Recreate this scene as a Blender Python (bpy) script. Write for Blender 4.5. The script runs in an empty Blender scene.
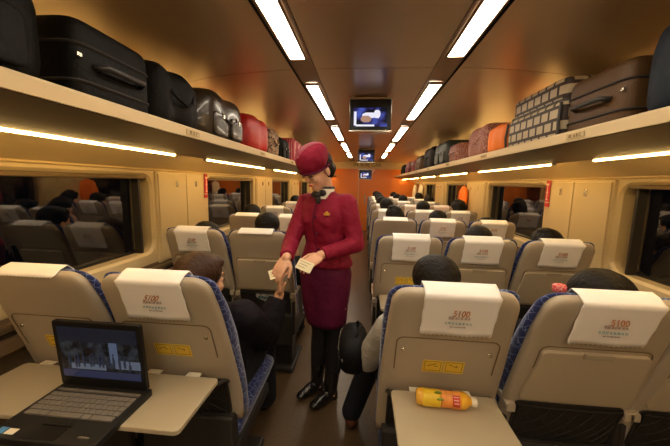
import bpy, bmesh, math, random
import numpy as np
from mathutils import Vector, Matrix, Euler
random.seed(7)
C = bpy.context.scene.collection
SC = bpy.context.scene
H = 1.47          # camera height above the floor
XC = 0.031        # centre line of the carriage

# ------------------------------------------------------------------ camera, world, exposure
cam_d = bpy.data.cameras.new('camera'); cam = bpy.data.objects.new('camera', cam_d); C.objects.link(cam)
F_PX, YAW, PITCH, ROLL = 305.63, 0.0932, 0.1302, 0.0207
cam_d.sensor_width = 36; cam_d.sensor_fit = 'HORIZONTAL'; cam_d.lens = F_PX / 670 * 36
cam_d.clip_start = 0.03; cam_d.clip_end = 60
_f = Vector((-math.sin(YAW)*math.cos(PITCH), math.cos(YAW)*math.cos(PITCH), -math.sin(PITCH)))
_r = Vector((math.cos(YAW), math.sin(YAW), 0)); _u = _r.cross(_f)
_r2 = _r*math.cos(ROLL) + _u*math.sin(ROLL); _u2 = _u*math.cos(ROLL) - _r*math.sin(ROLL)
m3 = Matrix((_r2, _u2, -_f)).transposed()
cam.matrix_world = Matrix.Translation((0, 0, H)) @ m3.to_4x4()
SC.camera = cam
w = bpy.data.worlds.new('night'); SC.world = w; w.use_nodes = True
w.node_tree.nodes['Background'].inputs[0].default_value = (0.02, 0.025, 0.04, 1)
w.node_tree.nodes['Background'].inputs[1].default_value = 0.05
SC.view_settings.view_transform = 'Standard'; SC.view_settings.look = 'None'
SC.view_settings.exposure = -0.05; SC.view_settings.gamma = 1; SC.view_settings.use_curve_mapping = False
LAMP_COL = (1.0, 0.86, 0.66); LAMP_STR = 29.0; COVE_STR = 42.0; RACK_STR = 30.0
COVE_COL = (1.0, 0.62, 0.20)

# ------------------------------------------------------------------ materials
def mat(name, col, rough=0.5, metal=0.0, spec=0.5, emit=None, estr=0, trans=0, ior=1.45, sheen=0, coat=0, noise=None, bump=None):
    m = bpy.data.materials.new(name); m.use_nodes = True
    nt = m.node_tree; b = nt.nodes['Principled BSDF']
    b.inputs['Base Color'].default_value = (*col, 1); b.inputs['Roughness'].default_value = rough
    b.inputs['Metallic'].default_value = metal; b.inputs['Specular IOR Level'].default_value = spec
    b.inputs['Transmission Weight'].default_value = trans; b.inputs['IOR'].default_value = ior
    b.inputs['Sheen Weight'].default_value = sheen; b.inputs['Coat Weight'].default_value = coat
    if emit: b.inputs['Emission Color'].default_value = (*emit, 1); b.inputs['Emission Strength'].default_value = estr
    tc = nt.nodes.new('ShaderNodeTexCoord')
    if noise:   # (scale, amount)
        n = nt.nodes.new('ShaderNodeTexNoise'); n.inputs['Scale'].default_value = noise[0]; n.inputs['Detail'].default_value = 4
        mx = nt.nodes.new('ShaderNodeMix'); mx.data_type = 'RGBA'
        a = noise[1]
        mx.inputs[6].default_value = (*[c*(1-a) for c in col], 1); mx.inputs[7].default_value = (*[min(1, c*(1+a)) for c in col], 1)
        nt.links.new(tc.outputs['Object'], n.inputs['Vector']); nt.links.new(n.outputs['Fac'], mx.inputs[0])
        nt.links.new(mx.outputs[2], b.inputs['Base Color'])
    if bump:    # (scale, strength)
        n = nt.nodes.new('ShaderNodeTexNoise'); n.inputs['Scale'].default_value = bump[0]; n.inputs['Detail'].default_value = 3
        bp = nt.nodes.new('ShaderNodeBump'); bp.inputs['Strength'].default_value = bump[1]; bp.inputs['Distance'].default_value = bump[2] if len(bump) > 2 else 0.01
        nt.links.new(tc.outputs['Object'], n.inputs['Vector']); nt.links.new(n.outputs['Fac'], bp.inputs['Height'])
        nt.links.new(bp.outputs['Normal'], b.inputs['Normal'])
    return m

def pattern(m, cols, kind='voronoi', scale=20, thr=0.06, extra=None):
    """two colour line pattern over a material"""
    nt = m.node_tree; b = nt.nodes['Principled BSDF']; tc = nt.nodes.new('ShaderNodeTexCoord')
    mp = nt.nodes.new('ShaderNodeMapping'); nt.links.new(tc.outputs['Object'], mp.inputs[0])
    if extra: mp.inputs['Scale'].default_value = extra
    mx = nt.nodes.new('ShaderNodeMix'); mx.data_type = 'RGBA'
    mx.inputs[6].default_value = (*cols[0], 1); mx.inputs[7].default_value = (*cols[1], 1)
    cr = nt.nodes.new('ShaderNodeMath')
    if kind == 'voronoi':
        t = nt.nodes.new('ShaderNodeTexVoronoi'); t.feature = 'DISTANCE_TO_EDGE'; t.inputs['Scale'].default_value = scale
        nt.links.new(t.outputs['Distance'], cr.inputs[0]); cr.operation = 'LESS_THAN'; cr.inputs[1].default_value = thr
    elif kind == 'wave':
        t = nt.nodes.new('ShaderNodeTexWave'); t.inputs['Scale'].default_value = scale; t.inputs['Distortion'].default_value = 3
        nt.links.new(t.outputs['Fac'], cr.inputs[0]); cr.operation = 'GREATER_THAN'; cr.inputs[1].default_value = thr
    elif kind == 'brick':
        t = nt.nodes.new('ShaderNodeTexBrick'); t.inputs['Scale'].default_value = scale; t.inputs['Mortar Size'].default_value = thr
        t.inputs['Brick Width'].default_value = .5; t.inputs['Row Height'].default_value = .4
        sp = nt.nodes.new('ShaderNodeSeparateXYZ'); cb = nt.nodes.new('ShaderNodeCombineXYZ')
        ad = nt.nodes.new('ShaderNodeMath'); ad.operation = 'ADD'
        nt.links.new(mp.outputs[0], sp.inputs[0]); nt.links.new(sp.outputs[0], ad.inputs[0]); nt.links.new(sp.outputs[1], ad.inputs[1])
        nt.links.new(ad.outputs[0], cb.inputs[0]); nt.links.new(sp.outputs[2], cb.inputs[1])
        nt.links.new(cb.outputs[0], t.inputs['Vector'])
        nt.links.new(t.outputs['Fac'], cr.inputs[0]); cr.operation = 'GREATER_THAN'; cr.inputs[1].default_value = .5
    if kind != 'brick': nt.links.new(mp.outputs[0], t.inputs['Vector'])
    nt.links.new(cr.outputs[0], mx.inputs[0]); nt.links.new(mx.outputs[2], b.inputs['Base Color'])
    return m

M = {}
M['ceiling'] = mat('ceiling_panel', (.55, .42, .27), .30, .55, .5, noise=(1.2, .08))
M['channel'] = mat('light_channel', (.30, .19, .10), .4, .3)
M['dark_line'] = mat('dark_gap', (.03, .02, .015), .6)
M['wall'] = mat('wall_panel', (.60, .48, .28), .38, coat=.1, bump=(3, .02))
M['cove'] = mat('cove_panel', (.74, .56, .28), .35)
M['lower'] = mat('lower_wall', (.16, .11, .065), .5)
M['floor'] = mat('floor_vinyl', (.10, .060, .030), .30, noise=(60, .35), bump=(20, .03))
M['wood'] = mat('orange_wood', (.78, .22, .035), .35, coat=.2)
M['header'] = mat('header_panel', (.62, .47, .27), .35, .2)
M['rack'] = mat('rack_metal', (.66, .52, .31), .35, .15)
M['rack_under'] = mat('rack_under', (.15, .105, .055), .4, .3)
M['lamp'] = mat('lamp_diffuser', (.9, .9, .85), .5, emit=LAMP_COL, estr=LAMP_STR)
M['cove_lamp'] = mat('cove_lamp', (.9, .9, .85), .5, emit=COVE_COL, estr=COVE_STR)
M['rack_lamp'] = mat('rack_lamp', (.9, .9, .85), .5, emit=COVE_COL, estr=RACK_STR)
M['glass'] = mat('window_glass', (.50, .52, .54), .015, trans=1.0, ior=1.85)
M['gasket'] = mat('window_gasket', (.02, .018, .016), .5)
M['shell'] = mat('seat_shell', (.43, .36, .265), .38, noise=(2, .04), bump=(150, .02))
M['panel'] = mat('seat_rear_panel', (.40, .33, .24), .38)
M['tray'] = mat('tray_plastic', (.46, .39, .27), .30, noise=(3, .04))
M['tray_up'] = mat('tray_underside', (.49, .41, .29), .36)
M['seam'] = mat('seam_groove', (.16, .11, .06), .6)
M['white_plastic'] = mat('white_plastic', (.80, .74, .62), .4)
M['blue'] = pattern(mat('blue_fabric', (.02, .04, .2), .85, sheen=.3), ((.012, .022, .13), (.17, .23, .44)), 'voronoi', 36, .032)
M['dark_frame'] = mat('dark_frame', (.03, .027, .025), .5)
M['steel'] = mat('steel', (.62, .58, .5), .25, .9)
M['net'] = mat('net_cord', (.015, .013, .012), .7)
M['yellow'] = mat('yellow_sticker', (.80, .55, .05), .45)
M['brown_ink'] = mat('brown_ink', (.16, .09, .02), .6)
M['linen'] = mat('white_linen', (.90, .86, .82), .9, bump=(400, .12))
M['logo'] = mat('orange_print', (.36, .13, .05), .8)
M['logo2'] = mat('grey_print', (.30, .22, .20), .8)
M['logo3'] = mat('teal_print', (.15, .33, .38), .8)
M['skin'] = mat('skin', (.72, .40, .26), .5, noise=(9, .05))
M['skin2'] = mat('passenger_skin', (.60, .33, .20), .5)
M['hair'] = mat('black_hair', (.008, .006, .005), .55, spec=.22, bump=(60, .6))
M['hair_brown'] = mat('brown_hair', (.040, .016, .007), .5, spec=.3, bump=(60, .8))
M['crimson'] = mat('crimson_wool', (.235, .006, .030), .72, spec=.3, bump=(9, .9, .035))
M['skirt'] = mat('plum_skirt', (.10, .005, .034), .7, spec=.3, bump=(8, .6, .03))
M['scarf'] = mat('black_scarf', (.02, .015, .018), .35)
M['white_col'] = mat('white_collar', (.85, .78, .70), .8)
M['boot'] = mat('black_leather', (.012, .010, .010), .22, coat=.4, bump=(25, .3))
M['trouser'] = mat('black_trouser', (.010, .008, .010), .75)
M['gold'] = mat('gold_pin', (.85, .50, .10), .3, .9)
M['lip'] = mat('lipstick', (.50, .05, .05), .4)
M['brow'] = mat('brow', (.03, .015, .01), .8)
M['navy_coat'] = mat('dark_coat', (.006, .004, .008), .85, spec=.25, bump=(9, .9, .04))
M['jeans'] = mat('dark_jeans', (.006, .007, .014), .85, bump=(60, .2))
M['grey_knit'] = mat('grey_knit', (.33, .31, .28), .9, bump=(30, 1.0))
M['shoe_brown'] = mat('brown_shoe', (.13, .04, .02), .35)
M['paper'] = mat('ticket_paper', (.82, .74, .52), .7)
M['magazine'] = mat('magazine_cover', (.78, .76, .76), .4)
M['black_bag'] = mat('black_nylon', (.004, .004, .005), .6, spec=.2, bump=(60, .3))
M['laptop'] = mat('laptop_black', (.012, .012, .013), .45)
M['keys'] = mat('laptop_keys', (.20, .18, .16), .32)
M['bezel'] = mat('bezel', (.008, .008, .009), .3)

# ------------------------------------------------------------------ mesh helpers
class MB:
    def __init__(s): s.v = []; s.f = []
    def add(s, vs, fs):
        n = len(s.v); s.v += [tuple(v) for v in vs]; s.f += [tuple(i+n for i in f) for f in fs]; return s
    def box(s, x0, x1, y0, y1, z0, z1, T=None):
        vs = [Vector((x, y, z)) for z in (z0, z1) for y in (y0, y1) for x in (x0, x1)]
        if T is not None: vs = [T @ v for v in vs]
        return s.add(vs, [(0,2,3,1),(4,5,7,6),(0,1,5,4),(2,6,7,3),(0,4,6,2),(1,3,7,5)])
    def loft(s, rings, cap=True, closed=True):
        n = len(rings[0]); vs = [p for r in rings for p in r]; fs = []
        m_ = n if closed else n-1
        for i in range(len(rings)-1):
            for j in range(m_):
                a, b = i*n+j, i*n+(j+1) % n
                fs.append((a, b, b+n, a+n))
        if cap and closed: fs += [tuple(range(n))[::-1], tuple(range((len(rings)-1)*n, len(rings)*n))]
        return s.add(vs, fs)
    def tube(s, pts, r, n=8):
        pts = [Vector(p) for p in pts]; rs = r if isinstance(r, (list, tuple)) else [r]*len(pts)
        rings = []; up = None
        for i, p in enumerate(pts):
            t = (pts[min(i+1, len(pts)-1)] - pts[max(i-1, 0)]).normalized()
            if up is None: up = Vector((0, 0, 1)) if abs(t.z) < .9 else Vector((1, 0, 0))
            a = t.cross(up).normalized(); b = a.cross(t).normalized(); up = b
            rings.append([p + (a*math.cos(2*math.pi*k/n) + b*math.sin(2*math.pi*k/n))*rs[i] for k in range(n)])
        return s.loft(rings)
    def ell(s, c, r, R=None, nu=16, nv=10, e=1.0, e2=1.0):
        c = Vector(c); rings = []
        def pw(a, k): return math.copysign(abs(a)**k, a)
        for i in range(1, nv):
            ph = -math.pi/2 + math.pi*i/nv
            ring = []
            for j in range(nu):
                th = 2*math.pi*j/nu
                v = Vector((r[0]*pw(math.cos(ph), e2)*pw(math.cos(th), e), r[1]*pw(math.cos(ph), e2)*pw(math.sin(th), e), r[2]*pw(math.sin(ph), e2)))
                if R is not None: v = R @ v
                ring.append(c+v)
            rings.append(ring)
        return s.loft(rings)
    def slab(s, outline, z0, z1, T=None):
        lo = [Vector((x, y, z0)) for x, y in outline]; hi = [Vector((x, y, z1)) for x, y in outline]
        if T is not None: lo = [T @ v for v in lo]; hi = [T @ v for v in hi]
        return s.loft([lo, hi])
    def build(s, name, m=None, parent=None, smooth=False, bevel=0, loc=None, subsurf=0, seg=2):
        me = bpy.data.meshes.new(name); me.from_pydata(s.v, [], s.f); me.update()
        bm = bmesh.new(); bm.from_mesh(me); bmesh.ops.recalc_face_normals(bm, faces=bm.faces); bm.to_mesh(me); bm.free()
        if m is not None: me.materials.append(m)
        if smooth:
            for p in me.polygons: p.use_smooth = True
        o = bpy.data.objects.new(name, me); C.objects.link(o)
        if parent is not None: o.parent = parent
        if loc is not None: o.location = loc
        if bevel:
            b = o.modifiers.new('bevel', 'BEVEL'); b.width = bevel; b.segments = seg; b.limit_method = 'ANGLE'; b.angle_limit = .6
            b.harden_normals = False
        if subsurf:
            b = o.modifiers.new('sub', 'SUBSURF'); b.levels = subsurf; b.render_levels = subsurf
        return o

def rrect(w, h, r, n=5, cx=0, cy=0):
    out = []
    for (sx, sy, a0) in ((1, 1, 0), (-1, 1, 90), (-1, -1, 180), (1, -1, 270)):
        for k in range(n+1):
            a = math.radians(a0 + 90*k/n)
            out.append((cx + sx*(w/2-r) + r*math.cos(a), cy + sy*(h/2-r) + r*math.sin(a)))
    return out

def tag(o, label=None, cat=None, group=None, kind=None):
    if label: o['label'] = label
    if cat: o['category'] = cat
    if group: o['group'] = group
    if kind: o['kind'] = kind
    return o
def empty(name, loc=(0, 0, 0), rz=0):
    o = bpy.data.objects.new(name, None); C.objects.link(o); o.location = loc; o.rotation_euler = (0, 0, rz); o.empty_display_size = .1
    return o
def struct(o): o['kind'] = 'structure'; return o
def copy_tree(o, parent=None):
    c = o.copy(); C.objects.link(c); c.parent = parent
    for ch in list(KIDS(o)): copy_tree(ch, c)
    return c
def KIDS(o): return [x for x in bpy.data.objects if x.parent is o]
def bake(o, remesh=None, smooth=0, iters=6, decimate=None, disp=None):
    """remesh the overlapping solids of an object into one continuous surface"""
    if remesh:
        r = o.modifiers.new('r', 'REMESH'); r.mode = 'VOXEL'; r.voxel_size = remesh; r.use_smooth_shade = True
    if smooth:
        s_ = o.modifiers.new('s', 'SMOOTH'); s_.factor = smooth; s_.iterations = iters
    dg = bpy.context.evaluated_depsgraph_get(); dg.update()
    ev = o.evaluated_get(dg); me = bpy.data.meshes.new_from_object(ev)
    mats = [m_ for m_ in o.data.materials]
    o.modifiers.clear(); o.data = me
    if not me.materials:
        for m_ in mats: me.materials.append(m_)
    for p in me.polygons: p.use_smooth = True
    return o
def text_mesh(txt, size, m, name='lettering', parent=None, depth=.0004, shear=0, bold=0):
    cu = bpy.data.curves.new(name, 'FONT'); cu.body = txt; cu.size = size; cu.align_x = 'CENTER'; cu.align_y = 'CENTER'
    cu.extrude = depth; cu.resolution_u = 3; cu.shear = shear; cu.offset = bold
    t = bpy.data.objects.new(name, cu); C.objects.link(t)
    dg = bpy.context.evaluated_depsgraph_get(); dg.update()
    me = bpy.data.meshes.new_from_object(t.evaluated_get(dg))
    bpy.data.objects.remove(t); bpy.data.curves.remove(cu)
    me.materials.clear(); me.materials.append(m)
    o = bpy.data.objects.new(name, me); C.objects.link(o)
    if parent is not None: o.parent = parent
    return o

# ------------------------------------------------------------------ the carriage
Y0, Y1 = -2.6, 9.45
WX = 1.47
XL_, XR_ = XC-WX, XC+WX
struct(MB().box(XL_-.2, XR_+.2, Y0, Y1, -.06, 0).build('floor', M['floor']))
# ceiling vault profile, relative to the centre line
prof = [(1.47, 1.64), (1.455, 1.74), (1.42, 1.84), (1.36, 1.93), (1.27, 2.00), (1.15, 2.052), (1.0, 2.083), (.8, 2.105), (.6, 2.118), (.475, 2.122)]
def vault(s):
    mb = MB()
    ring = lambda y: [Vector((XC+s*x, y, z)) for x, z in prof]
    ys = [Y0] + [1.86+1.9*k for k in range(-2, 5)] + [Y1]
    for a, b in zip(ys[:-1], ys[1:]):
        a2, b2 = a+.003, b-.003
        out = [Vector((XC+s*(x+.03), 0, z+.03)) for x, z in prof]
        r0 = ring(a2) + [Vector((v.x, a2, v.z)) for v in reversed(out)]
        r1 = ring(b2) + [Vector((v.x, b2, v.z)) for v in reversed(out)]
        mb.loft([r0, r1])
    return mb
o = vault(-1).build('ceiling_left', M['ceiling']); struct(o)
for p in o.data.polygons: p.use_smooth = True
o.modifiers.new('e', 'EDGE_SPLIT').split_angle = .6
o = vault(1).build('ceiling_right', M['ceiling']); struct(o)
for p in o.data.polygons: p.use_smooth = True
o.modifiers.new('e', 'EDGE_SPLIT').split_angle = .6
mb = MB()
ys = [Y0] + [1.86+1.9*k for k in range(-2, 5)] + [Y1]
for a, b in zip(ys[:-1], ys[1:]):
    mb.box(XC-.335, XC+.335, a+.003, b-.003, 2.125, 2.15)
struct(mb.build('ceiling', M['ceiling']))
struct(MB().box(XL_-.2, XR_+.2, Y0, Y1, 2.17, 2.2).build('ceiling_roof', M['dark_line']))
for s, nm in ((-1, 'left'), (1, 'right')):
    mb = MB()
    xa, xb = sorted((XC+s*.342, XC+s*.468))
    mb.box(xa, xb, Y0, Y1, 2.132, 2.15)
    struct(mb.build('ceiling_channel_'+nm, M['channel']))
# side walls: lower panel, pillars, window surrounds
PY = [-3.55+1.96*k for k in range(8)]      # pillar centres
PY = [2.33+1.96*k for k in range(-2, 5)]
HW = .345
WZ0, WZ1 = .955, 1.505
for s, nm in ((-1, 'left'), (1, 'right')):
    X = XC+s*WX
    def bx(mb, xin, xout, y0, y1, z0, z1):
        a, b = sorted((XC+s*xin, XC+s*xout)); return mb.box(a, b, y0, y1, z0, z1)
    mb = MB(); bx(mb, 1.47, 1.62, Y0, Y1, 0, .90); struct(mb.build('wall_'+nm, M['lower']))
    mb = MB(); bx(mb, 1.40, 1.469, Y0, Y1, .775, .83); bx(mb, 1.43, 1.469, Y0, Y1, .845, .875); struct(mb.build('trim_ledge_'+nm, M['lower'], bevel=.006))
    mb = MB(); bx(mb, 1.425, 1.469, Y0, Y1, .832, .843); struct(mb.build('trim_grille_'+nm, M['dark_line']))
    mb = MB(); bx(mb, 1.45, 1.469, Y0, Y1, 0, .10); struct(mb.build('baseboard_'+nm, M['dark_frame']))
    # cove between rack and window heads
    cp = [(1.13, 1.618), (1.16, 1.624), (1.25, 1.611), (1.33, 1.590), (1.40, 1.562), (1.452, 1.540), (1.455, 1.532), (1.47, 1.525), (1.62, 1.525), (1.62, 1.66), (1.13, 1.66)]
    mb = MB().loft([[Vector((XC+s*x, Y0, z)) for x, z in cp], [Vector((XC+s*x, Y1, z)) for x, z in cp]])
    o = mb.build('wall_cove_'+nm, M['cove']); struct(o)
    for p in o.data.polygons: p.use_smooth = True
    o.modifiers.new('e', 'EDGE_SPLIT').split_angle = .7
    # window surrounds between pillars
    for k in range(len(PY)-1):
        ya, yb = PY[k]+HW, PY[k+1]-HW
        if yb < .2: continue
        cy, wd = (ya+yb)/2, yb-ya
        hgt = WZ1-WZ0
        outer, n = [], 6
        inner = rrect(wd-.06, hgt-.03, .075, n, cy, (WZ0+WZ1)/2+.005)
        o1 = rrect(wd+.02, 1.53-.895, .001, n, cy, (1.53+.895)/2)
        P = lambda pts, xr: [Vector((XC+s*xr, y, z)) for y, z in pts]
        rings = [P(o1, 1.62), P(o1, 1.468), P(rrect(wd-.03, hgt-.0, .09, n, cy, (WZ0+WZ1)/2+.005), 1.47), P(inner, 1.485), P(inner, 1.56), P(inner, 1.62), P(o1, 1.62)]
        win = MB().loft(rings, cap=False).build('window_%d' % (k*2+(s > 0)), M['wall']); struct(win)
        g = MB().loft([P(inner, 1.552), P(rrect(wd-.085, hgt-.055, .065, n, cy, (WZ0+WZ1)/2+.005), 1.552), P(rrect(wd-.085, hgt-.055, .065, n, cy, (WZ0+WZ1)/2+.005), 1.575), P(inner, 1.575)], cap=False).build('gasket', M['gasket'], win)
        mb = MB(); bx(mb, 1.562, 1.570, ya+.03, yb-.03, WZ0+.005, WZ1-.005); mb.build('pane', M['glass'], win)
        # roller blind cassette at the head
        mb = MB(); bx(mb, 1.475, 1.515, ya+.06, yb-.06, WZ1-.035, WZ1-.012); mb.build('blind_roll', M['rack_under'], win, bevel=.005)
        # outer shade pane edge, the darker double frame at the side
        mb = MB(); bx(mb, 1.50, 1.55, yb-.11, yb-.095, WZ0+.02, WZ1-.02); mb.build('blind_guide', M['dark_frame'], win)
    # pillars with locker doors
    for k, py in enumerate(PY):
        if py < 0: continue
        mb = MB(); bx(mb, 1.452, 1.62, py-HW, py+HW, .878, 1.528)
        pl = mb.build('wall_pillar_'+nm, M['wall'], bevel=.012); struct(pl)
        lk = tag(empty('wall_locker', (XC+s*1.449, py, .90)), None, 'locker')
        lk['label'] = 'beige two-door wall locker between windows, %s pillar along the %s wall' % (['nearest', 'nearest', 'second', 'third', 'fourth', 'fifth'][max(k-1, 0)] if py > 1 else 'closest', nm)
        lk['group'] = 'wall lockers between the windows'
        for q in (-1, 1):
            a, b = sorted((py+q*.005, py+q*(HW-.012)))
            mb = MB(); xa, xb = sorted((-s*.006, s*.002)); mb.box(xa, xb, a-py, b-py, .0, .61)
            d = mb.build('door', M['wall'], lk, bevel=.004)
            mb = MB(); xa, xb = sorted((-s*.016, -s*.007)); mb.box(xa, xb, q*.13-.012, q*.13+.012, .515, .565)
            mb.build('handle', M['steel'], d, bevel=.004)
struct(MB().box(XL_-.2, XR_+.2, Y0-.05, Y0, 0, 2.2).build('wall_back', M['wall']))
# far bulkhead with sliding door
mb = MB().box(XL_-.2, -.18, Y1, Y1+.06, 0, 1.905).box(.80, XR_+.2, Y1, Y1+.06, 0, 1.905).box(-.18, .80, Y1, Y1+.06, 1.88, 1.905)
struct(mb.build('wall_far', M['wood']))
dr = struct(MB().box(-.18, .80, Y1+.02, Y1+.05, 0.01, 1.88).build('door_1', M['wood']))
MB().box(-.195, -.175, Y1-.012, Y1+.0, 0.0, 1.89).build('jamb', M['header'], dr)
MB().box(.0, .03, Y1-.03, Y1+.0195, .85, 1.15).build('handle', M['steel'], dr)
hd = struct(MB().box(XL_, XR_, Y1-.12, Y1+.06, 1.905, 2.13).build('trim_header', M['header'], bevel=.01))
# header signs: route letters on the bulkhead
sg = tag(empty('bulkhead_sign', (XC+.03, Y1-.125, 2.02)), 'lettered car-number sign strip on the cream header over the orange wall', 'sign')
MB().box(-.42, .42, -.006, .003, -.07, .07).build('sign_plate', mat('sign_plate', (.60, .50, .25), .4), sg)
t = text_mesh('04 车厢 CAR', .15, mat('sign_ink', (.10, .06, .05), .6), 'lettering', sg); t.rotation_euler = (math.pi/2, 0, 0); t.location = (0, -.008, 0)

# ------------------------------------------------------------------ ceiling lights, cove lights
def ordw(i): return ['first', 'second', 'third', 'fourth', 'fifth', 'sixth', 'seventh', 'eighth', 'ninth', 'tenth', 'eleventh'][i]
for s, nm in ((-1, 'left'), (1, 'right')):
    ys = [2.13+1.54*k for k in range(-3, 5)]
    vis = 0
    for i, y in enumerate(ys):
        if y+1.10 > Y1-.15: continue
        L = tag(empty('ceiling_light', (XC+s*.405, y, 2.12)), None, 'ceiling light', 'ceiling light strips')
        L['label'] = 'glowing light panel in the %s ceiling channel, %s' % (nm, ['over the front row', 'just behind the front row', 'furthest behind the front row'][i % 3] if y+1.10 < .5 else ordw(vis)+' from the near end')
        if y+1.10 >= .5: vis += 1
        MB().box(-.037, .037, 0, 1.10, -.004, .008).build('diffuser', M['lamp'], L)
        mb = MB().box(-.044, -.038, -.01, 1.11, -.006, .010).box(.038, .044, -.01, 1.11, -.006, .010).box(-.039, .039, -.01, -.001, -.006, .010).box(-.039, .039, 1.101, 1.11, -.006, .010)
        mb.build('frame', M['channel'], L)
    for i, y in enumerate([2.03+1.57*k for k in range(-2, 5)]):
        L = tag(empty('cove_light', (XC+s*1.118, y, 1.6135)), None, 'strip light', 'strip lights under the luggage racks')
        L['label'] = 'thin warm strip light under the %s luggage rack, %s along the wall' % (nm, ordw(i))
        MB().box(-.008, .008, 0, 1.22, -.009, .002).build('tube', M['cove_lamp'], L)
        for q in (-.012, 1.221): MB().box(-.011, .011, q, q+.011, -.011, .003).build('end_cap', M['white_plastic'], L)

    for i, y in enumerate([2.03+1.57*k for k in range(-2, 5)]):
        L = tag(empty('rack_light', (XC+s*1.385, y, 1.850)), 'warm strip light low on the %s wall behind the rack luggage, %s along' % (nm, ordw(i)), 'strip light', 'strip lights behind the luggage')
        MB().box(-.012, .012, 0, 1.22, 0, .014).build('tube', M['rack_lamp'], L)
        MB().box(min(s*.013, s*.024), max(s*.013, s*.024), -.01, 1.23, -.015, .016).build('bracket', M['white_plastic'], L)
# ------------------------------------------------------------------ luggage racks
for s, nm in ((-1, 'left'), (1, 'right')):
    R_ = tag(empty('luggage_rack', (XC, 0, 0)), 'long beige overhead luggage rack along the %s wall' % nm, 'luggage rack')
    # lip
    lp = [(.845, 1.668), (.843, 1.705), (.850, 1.714), (.862, 1.714), (.868, 1.700), (.875, 1.672)]
    lip = MB().loft([[Vector((s*x, Y0, z)) for x, z in lp], [Vector((s*x, Y1-.13, z)) for x, z in lp]]).build('rack_lip', M['rack'], R_)
    sp_ = [(.868, 1.668), (.868, 1.682), (1.468, 1.672), (1.468, 1.662), (1.14, 1.620), (1.10, 1.612), (1.06, 1.622)]
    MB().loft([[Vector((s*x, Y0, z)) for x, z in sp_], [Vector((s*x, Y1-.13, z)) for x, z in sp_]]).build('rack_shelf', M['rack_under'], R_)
    for i, y in enumerate([1.41+1.0*k for k in range(0, 7)]):
        P_ = MB().box(-.003 if s > 0 else 0, 0 if s > 0 else .003, -.055, .055, -.011, .011).build('number_plate', M['rack'] if 0 else mat('plate', (.50, .38, .2), .5) if i == 0 and s < 0 else bpy.data.materials['plate'], R_)
        P_.location = (s*.8425, y, 1.688)
        t = text_mesh('%02d  %s' % (i+2, 'A B C' if s > 0 else 'D  F'), .019, M['brown_ink'], 'lettering', P_, bold=.0004)
        t.rotation_euler = (math.pi/2, 0, math.pi/2 if s < 0 else -math.pi/2)
        t.location = (-s*.0036 if s > 0 else .0036, 0, 0)
    # dark slot in the underside
    mb = MB()
    for y in [1.35+.98*k for k in range(7)]:
        mb.box(s*.93-.006, s*.93+.006, y, y+.05, 1.6585, 1.662)
# ------------------------------------------------------------------ screens
def screen(loc, w, h, label, k):
    S_ = tag(empty('ceiling_monitor', loc), label, 'monitor')
    MB().box(-w/2, w/2, 0, .05, 0, h).build('housing', M['bezel'], S_, bevel=.006)
    MB().box(-w/2-.004, w/2+.004, -.006, .055, -.012, .0).build('bottom_trim', M['steel'], S_)
    MB().box(-w/2-.004, w/2+.004, -.006, .055, h, h+.012).build('top_trim', M['steel'], S_)
    ms = bpy.data.materials.get('screen_picture')
    if not ms:
        ms = mat('screen_picture', (.01, .01, .02), .2, emit=(1, 1, 1), estr=.6)
        nt = ms.node_tree; b = nt.nodes['Principled BSDF']; tc = nt.nodes.new('ShaderNodeTexCoord')
        n = nt.nodes.new('ShaderNodeTexNoise'); n.inputs['Scale'].default_value = 11; n.inputs['Detail'].default_value = 1.5
        r = nt.nodes.new('ShaderNodeValToRGB'); e = r.color_ramp.elements
        e[0].position = .40; e[0].color = (.005, .008, .02, 1); e[1].position = .60; e[1].color = (.10, .16, .75, 1)
        x = r.color_ramp.elements.new(.47); x.color = (.03, .03, .20, 1)
        nt.links.new(tc.outputs['Object'], n.inputs['Vector']); nt.links.new(n.outputs['Fac'], r.inputs[0]); nt.links.new(r.outputs[0], b.inputs['Emission Color'])
        M['scr_white'] = mat('screen_white', (.1, .1, .1), .3, emit=(.85, .85, 1), estr=.95)
        M['scr_skin'] = mat('screen_tan', (.1, .1, .1), .3, emit=(.55, .30, .2), estr=.7)
    p = MB().box(-w*.40, w*.40, -.003, 0.0, h*.12, h*.72).build('picture', ms, S_)
    mb = MB()
    mb.ell((w*.16, -.0035, h*.52), (w*.08, .001, h*.15), nu=10, nv=6)
    mb.ell((-w*.02, -.0035, h*.48), (w*.18, .001, h*.10), nu=10, nv=6)
    mb.box(-w*.39, -w*.33, -.0045, -.003, h*.15, h*.60).box(-w*.34, w*.10, -.0045, -.003, h*.12, h*.18)
    mb.build('bright_shape', M['scr_white'], p)
    MB().ell((-w*.10, -.004, h*.36), (w*.13, .0012, h*.12), nu=10, nv=6).build('tan_shape', M['scr_skin'], p)
    return S_
S1 = screen((.026, 2.40, 1.872), .315, .225, 'black video monitor hanging from the ceiling, nearest and largest', 0)
MB().box(-.12, .12, .02, .30, .236, .252).build('hinge_plate', M['channel'], S1)
S2 = screen((.015, 5.85, 1.872), .31, .225, 'second video monitor hanging down the ceiling, half the size in view', 1)
MB().box(-.12, .12, .02, .30, .236, .252).build('hinge_plate', M['channel'], S2)
screen((.02, Y1-.055, 1.61), .37, .27, 'small video monitor mounted on the orange end wall', 2)

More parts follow.
